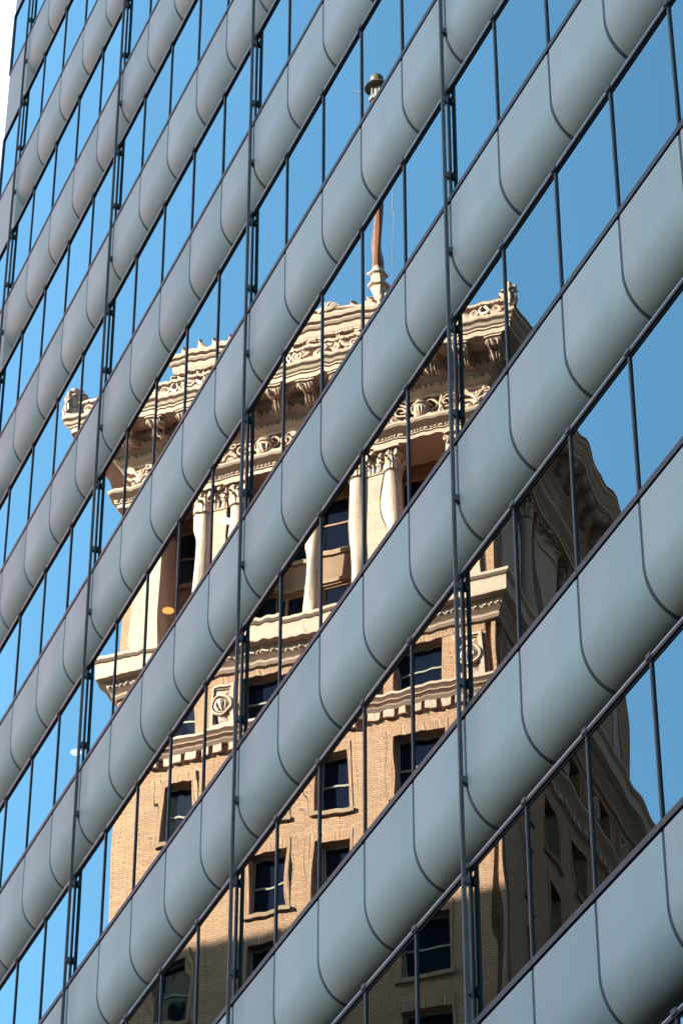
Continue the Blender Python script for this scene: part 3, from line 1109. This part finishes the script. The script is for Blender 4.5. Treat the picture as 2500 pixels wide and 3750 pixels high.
# cresting on top of the cornice
b = MB()
sweep(b, [(1.34, 63.56), (1.30, 63.64), (1.26, 63.70), (1.26, 64.02), (1.32, 64.06), (1.36, 64.10), (1.36, 64.18), (1.10, 64.18), (1.10, 63.56)])
obuild(b, 'cresting', T)
def crest_relief(put, s0, s1, d, z0, h, step):
    b = MB()
    n = int(round((s1 - s0) / step))
    st = (s1 - s0) / n
    for q in range(n):
        s = s0 + st * (q + 0.5)
        sg = 1 if q % 2 else -1
        b.tube([put(e, d - 0.03, z) for e, z in spiral(s, z0 + h * 0.48, h * 0.42, 1.6, sg, pi, 18)], 0.075, 0.035, 6)
        b.tube([put(s - sg * st * 0.55, d - 0.02, z0 + h * 0.1), put(s - sg * st * 0.35, d - 0.05, z0 + h * 0.45), put(s - sg * st * 0.45, d - 0.03, z0 + h * 0.95)], 0.075, 0.04, 5)
        o0 = Vector(put(0, -1, 0)); sd = Vector(put(1, 0, 0))
        leaf(b, put(s + sg * st * 0.4, d, z0 + 0.02), o0, sd, (sd * (0.35 * sg) + Vector((0, 0, 1))).normalized(), st * 0.45, h * 0.95, 0.13)
        b.lathe([(0.035, z0 + h * 0.42), (0.06, z0 + h * 0.5), (0.035, z0 + h * 0.58)], *put(s, d - 0.04, 0)[:2], 6)
    m = int((s1 - s0) / 0.16)
    for q in range(m):
        s = s0 + (q + 0.5) * (s1 - s0) / m
        box_st(b, put, s - 0.06, s + 0.06, d - 0.10, d, z0 + h * 1.02, z0 + h * 1.02 + 0.075)
    return b
o = obuild(crest_relief(front, -1.15, W + 1.15, -1.27, 63.66, 0.40, 0.62), 'cresting_relief', T, True, radians(60))
o = obuild(crest_relief(side, -1.15, D + 1.15, -1.27, 63.66, 0.40, 0.62), 'cresting_relief', T, True, radians(60))

def acroterion(x, y, dx, dy):
    b = MB()
    u = Vector((dx, dy, 0)).normalized()
    cx, cy_ = x, y
    def put2(e, d, z):
        return (cx + u.x * e, cy_ + u.y * e + d, z)
    b.lathe([(0.24, 63.56), (0.20, 63.8), (0.12, 64.2), (0.11, 64.4), (0.15, 64.6), (0.12, 64.72), (0.03, 64.76)], x, y, 8, ph=pi / 8)
    for sg in (-1, 1):
        for off in (-0.12, 0.12):
            pts = spiral(0.10 * sg, 64.42, 0.16, 1.4, sg, -pi / 2, 16)
            q2 = [(cx + u.x * e - u.y * off, cy_ + u.y * e + u.x * off, z) for e, z in pts]
            b.tube(q2, 0.06, 0.035, 6)
            q3 = [(cx + u.x * e - u.y * off, cy_ + u.y * e + u.x * off, z) for e, z in ((0.22 * sg, 63.7), (0.30 * sg, 63.9), (0.24 * sg, 64.1), (0.12 * sg, 64.28))]
            b.tube(q3, 0.06, 0.05, 6)
    for a in range(6):
        an = a * pi / 3
        leaf(b, (x + 0.16 * cos(an), y + 0.16 * sin(an), 63.95), (cos(an), sin(an), 0), (-sin(an), cos(an), 0), (0, 0, 1), 0.2, 0.4, 0.13)
    obuild(b, 'acroterion', T, True, radians(50))
for x, y, dx, dy in ((-1.24, -1.24, 1, 1), (W + 1.24, -1.24, -1, 1), (-1.24, D + 1.24, 1, -1), (W + 1.24, D + 1.24, 1, 1)):
    acroterion(x, y, dx, dy)

# raised attic in the middle of the sunlit side
AX0, AX1 = 1.75, 9.45
b = MB()
sweep(b, [(0.0, 63.58), (0.0, 64.42), (0.04, 64.44), (0.08, 64.52), (0.10, 64.62), (0.10, 64.70), (0.16, 64.74), (0.20, 64.80), (0.20, 64.86), (0.28, 64.90), (0.30, 64.98), (0.30, 65.03), (-0.4, 65.05)], AX0, AX1, -1.22, 0.2)
obuild(b, 'attic', T)
obuild(crest_relief(front, AX0 + 0.05, AX1 - 0.05, -1.25, 63.72, 0.62, 0.74), 'attic_relief', T, True, radians(60))
b = MB()
n = 26
for q in range(n):
    s = AX0 - 0.2 + (AX1 - AX0 + 0.4) * (q + 0.5) / n
    sg = 1 if q % 2 else -1
    b.tube([(e, -1.36, z) for e, z in spiral(s, 65.10, 0.12, 1.2, sg, pi, 12)], 0.05, 0.03, 5)
# the centre swells up in a shell crest
pts = []
for q in range(15):
    t = q / 14
    e = 3.2 + 4.2 * t
    pts.append((e, -1.34, 65.04 + 0.34 * max(0.0, sin(pi * t)) ** 0.8))
for q in range(14):
    a, c = pts[q], pts[q + 1]
    b.add([(a[0], -1.40, 65.03), (c[0], -1.40, 65.03), (c[0], -1.40, c[2]), (a[0], -1.40, a[2]), (a[0], -0.95, 65.03), (c[0], -0.95, 65.03), (c[0], -0.95, c[2]), (a[0], -0.95, a[2])],
          [(0, 1, 2, 3), (3, 2, 6, 7), (5, 4, 7, 6)])
b.tube([(p[0], -1.42, p[2]) for p in pts], 0.06, 0.06, 6)
for q in range(11):
    a = radians(18 + 14.4 * q)
    b.tube([(4.35, -1.42, 65.22), (4.35 + 0.30 * cos(a), -1.46, 65.22 + 0.22 * sin(a)), (4.35 + 0.40 * cos(a), -1.42, 65.22 + 0.30 * sin(a))], 0.03, 0.06, 5)
for q in range(17):
    s_ = AX0 - 0.2 + (AX1 - AX0 + 0.4) * q / 16
    leaf(b, (s_, -1.30, 65.03), (0, -1, 0), (1, 0, 0), (0, 0, 1), 0.22, 0.30 + 0.06 * (q % 3), 0.12)
obuild(b, 'attic_crest', T, True, radians(50))

# rooftop turret under the flagpole
FX, FY = 5.65, 6.3
b = MB()
b.lathe([(2.3, 63.6), (2.3, 66.0), (2.5, 66.1), (2.5, 66.4), (1.5, 67.0), (1.2, 69.0), (0.75, 70.6), (0.7, 71.6), (0.75, 71.9), (0.7, 72.0)], FX, FY, 8, ph=pi / 8)
obuild(b, 'roof_turret', T)

# flagpole, a thing of its own standing on the turret
def o2w(a, d, z):
    p = Vector((OX, OY, -0.462)) + A_R * (a * K) + Vector((-A_R.y, A_R.x, 0)) * (d * K)
    return (p.x, p.y, p.z + z * K)
fp = thing('flagpole', 'tall copper-clad flagpole with green finial rising from the cream roof turret of the old building', 'flagpole',
           o2w(FX, FY, 72.0), math.atan2(A_R.y, A_R.x))
def fbuild(b, name, mat, smooth=True):
    b.v = [(x, y, z - 72.0) for x, y, z in b.v]
    return b.build(name, mat, fp, smooth, None, K, radians(40) if smooth else None)
b = MB()
b.lathe([(0.42, 72.0), (0.44, 72.12), (0.36, 72.25), (0.28, 72.32), (0.27, 73.0), (0.34, 73.05), (0.34, 73.12), (0.25, 73.2), (0.23, 73.5), (0.30, 73.55), (0.30, 73.62), (0.22, 73.7), (0.20, 73.85)], 0, 0, 8, ph=pi / 8)
for q in range(6):
    a = q * pi / 3
    b.tube([(0.36 * cos(a), 0.36 * sin(a), 72.15), (0.46 * cos(a), 0.46 * sin(a), 72.35), (0.36 * cos(a), 0.36 * sin(a), 72.42)], 0.06, 0.04, 6)
fbuild(b, 'pedestal', T)
b = MB()
b.lathe([(0.20, 73.83), (0.20, 75.0), (0.175, 78.0), (0.15, 81.9)], 0, 0, 8, ph=pi / 8)
fbuild(b, 'pole', MT['copper'], False)
b = MB()
b.lathe([(0.22, 81.85), (0.22, 82.0), (0.16, 82.02), (0.16, 82.05)], 0, 0, 8, ph=pi / 8)
for a in range(4):
    an = pi / 4 + a * pi / 2
    b.tube([(0.15 * cos(an), 0.15 * sin(an), 82.0), (0.15 * cos(an), 0.15 * sin(an), 82.5)], 0.025, 0.025, 5)
fbuild(b, 'lantern', MT['frame'], False)
b = MB()
b.lathe([(0.10, 82.02), (0.11, 82.25), (0.10, 82.48)], 0, 0, 8)
fbuild(b, 'lantern_glass', T)
b = MB()
b.lathe([(0.40, 82.50), (0.36, 82.58), (0.20, 82.66), (0.17, 82.74), (0.20, 82.86), (0.20, 83.0), (0.14, 83.10), (0.04, 83.16)], 0, 0, 12, sx=1.15)
fbuild(b, 'finial', MT['patina'])
b = MB()
b.tube([(0.5, 0, 82.62), (0.85, 0, 82.60)], 0.025, 0.02, 5)
fbuild(b, 'aerial', MT['frame'])
b = MB()
pts = [(-0.18 - 0.55 * sin(pi * q / 20) * 0.6 - 0.2 * q / 20, -0.1, 81.5 - 9.0 * q / 20) for q in range(21)]
b.tube(pts, 0.012, 0.012, 4)
fbuild(b, 'halyard', MT['frame'])

# ================================================================== plain neighbour across the side street; its shade reaches the foot of the old building
nb = thing('neighbour_building', 'plain limestone block across the side street from the old brick building', 'building')
NAZ = math.atan2(A_R.y, A_R.x)
nb.rotation_euler = (0, 0, NAZ)
NROOF = 74.3
nb.location = (-44.0, 22.0, 0)
b = MB()
hl = []
for z in range(3, 70, 4):
    for s in range(2, 34, 4):
        hl.append((float(s), s + 1.8, float(z), z + 2.2))
wall_holes(b, (0.0, 36.0), 0.0, NROOF - 1.2, hl, lambda s, d, z: (s, d, z), 0.3)
b.quad((0, 0, 0), (0, 16, 0), (0, 16, NROOF - 1.2), (0, 0, NROOF - 1.2))
b.quad((36, 0, 0), (36, 16, 0), (36, 16, NROOF - 1.2), (36, 0, NROOF - 1.2))
b.quad((0, 16, 0), (36, 16, 0), (36, 16, NROOF - 1.2), (0, 16, NROOF - 1.2))
b.build('wall', MT['neighbour'], nb)
b = MB(); b.box(0.05, 35.95, 0.3, 0.35, 0.05, NROOF - 1.25)
b.build('window', MT['oldglass'], nb)
b = MB(); b.box(-0.4, 36.4, -0.4, 16.4, NROOF - 1.2, NROOF)
b.build('roof', MT['neighbour'], nb)
print('panes', npane, 'cells', len(cells))

# ================================================================== unseen street wall added opposite to hold low sky off the metal bands
MT['darkstone'] = plain('dark_low_bounce_stone', (0.12, 0.12, 0.12), 0.85, 0, 0.15, 0.6)  # even dark tone, so the added blocks bounce little light
for q, (x0, x1, h, dep, lab) in enumerate(((-6.0, 8.0, 19.0, 26.0, 'added unseen narrow grey street block opposite the glass tower, nearest the old building'),
                                      (9.0, 50.0, 17.0, 26.0, 'added unseen lowest grey street block opposite the middle of the glass tower'),
                                      (51.0, 110.0, 18.0, 26.0, 'added unseen grey street block at the far end of the row opposite the tower'))):
    ob = thing('added_street_block', lab, 'building', (x0, -16.0, 0), 0, 'added street wall opposite the tower')
    b = MB()
    L = x1 - x0
    hl = [(a + 1.0, a + 2.6, float(z), z + 2.1) for z in range(4, int(h) - 3, 4) for a in range(0, int(L) - 3, 3)]
    wall_holes(b, (0.0, L), 0.0, h, hl, lambda s_, d, z: (s_, -d, z), 0.3)
    b.quad((0, 0, 0), (0, -dep, 0), (0, -dep, h), (0, 0, h))
    b.quad((L, 0, 0), (L, -dep, 0), (L, -dep, h), (L, 0, h))
    b.quad((0, -dep, 0), (L, -dep, 0), (L, -dep, h), (0, -dep, h))
    b.quad((0, 0, h - 0.3), (L, 0, h - 0.3), (L, -dep, h - 0.3), (0, -dep, h - 0.3))
    b.build('wall', MT['darkstone'], ob)
    b = MB(); b.box(0.05, L - 0.05, -0.36, -0.31, 0.05, h - 0.5)
    b.build('window', MT['oldglass'], ob)
    b = MB(); b.box(-0.2, L + 0.2, -0.3, 0.35, h + 0.002, h + 0.6)
    b.build('cornice', MT['darkstone'], ob)

# unseen dark tower, added to shut sky off from the old building's shaded side
MT['darkbrick'] = plain('near_black_brick', (0.032, 0.033, 0.036), 0.85, 0, 0.15, 0.6)  # near black, so the added tower bounces hardly any sun
dk = thing('sky_blocker_tower', 'added unseen black tower that blocks sky from the shaded side of the ornate building', 'building',
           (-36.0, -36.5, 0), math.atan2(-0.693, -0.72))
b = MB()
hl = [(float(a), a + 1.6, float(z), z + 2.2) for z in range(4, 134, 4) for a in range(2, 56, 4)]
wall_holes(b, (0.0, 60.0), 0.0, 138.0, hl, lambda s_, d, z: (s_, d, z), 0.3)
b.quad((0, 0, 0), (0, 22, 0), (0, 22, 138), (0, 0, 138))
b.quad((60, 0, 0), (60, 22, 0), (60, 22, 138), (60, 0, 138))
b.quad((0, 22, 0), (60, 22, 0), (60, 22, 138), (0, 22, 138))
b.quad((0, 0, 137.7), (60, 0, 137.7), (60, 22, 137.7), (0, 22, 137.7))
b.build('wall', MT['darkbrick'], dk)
b = MB(); b.box(0.05, 59.95, 0.31, 0.36, 0.05, 137.0)
b.build('window', MT['oldglass'], dk)

# tall unseen slab, added behind the glass tower to cut sky fill
ts = thing('sky_blocker_slab', 'added unseen grey slab that blocks sky light, behind the glass office tower', 'building', (-38.0, 30.0, 0))
b = MB()
for x0, y0, dx, dy in ((0, 0, 17, 0), (17, 0, 0, 30), (17, 30, -17, 0), (0, 30, 0, -30)):
    L = abs(dx) + abs(dy)
    ux, uy = dx / L, dy / L
    hl = [(float(a), a + 1.7, float(z), z + 2.2) for z in range(4, 190, 4) for a in range(2, L - 2, 3)]
    wall_holes(b, (0.0, float(L)), 0.0, 195.0, hl, lambda s_, d, z: (x0 + ux * s_ - uy * d, y0 + uy * s_ + ux * d, z), 0.3)
b.build('wall', MT['darkstone'], ts)
b = MB(); b.box(0.32, 16.68, 0.32, 29.68, 0.05, 194.8)
b.build('window', MT['oldglass'], ts)
b = MB(); b.box(-0.2, 17.2, -0.2, 30.2, 195.0, 196.0)
b.build('roof', MT['darkstone'], ts)
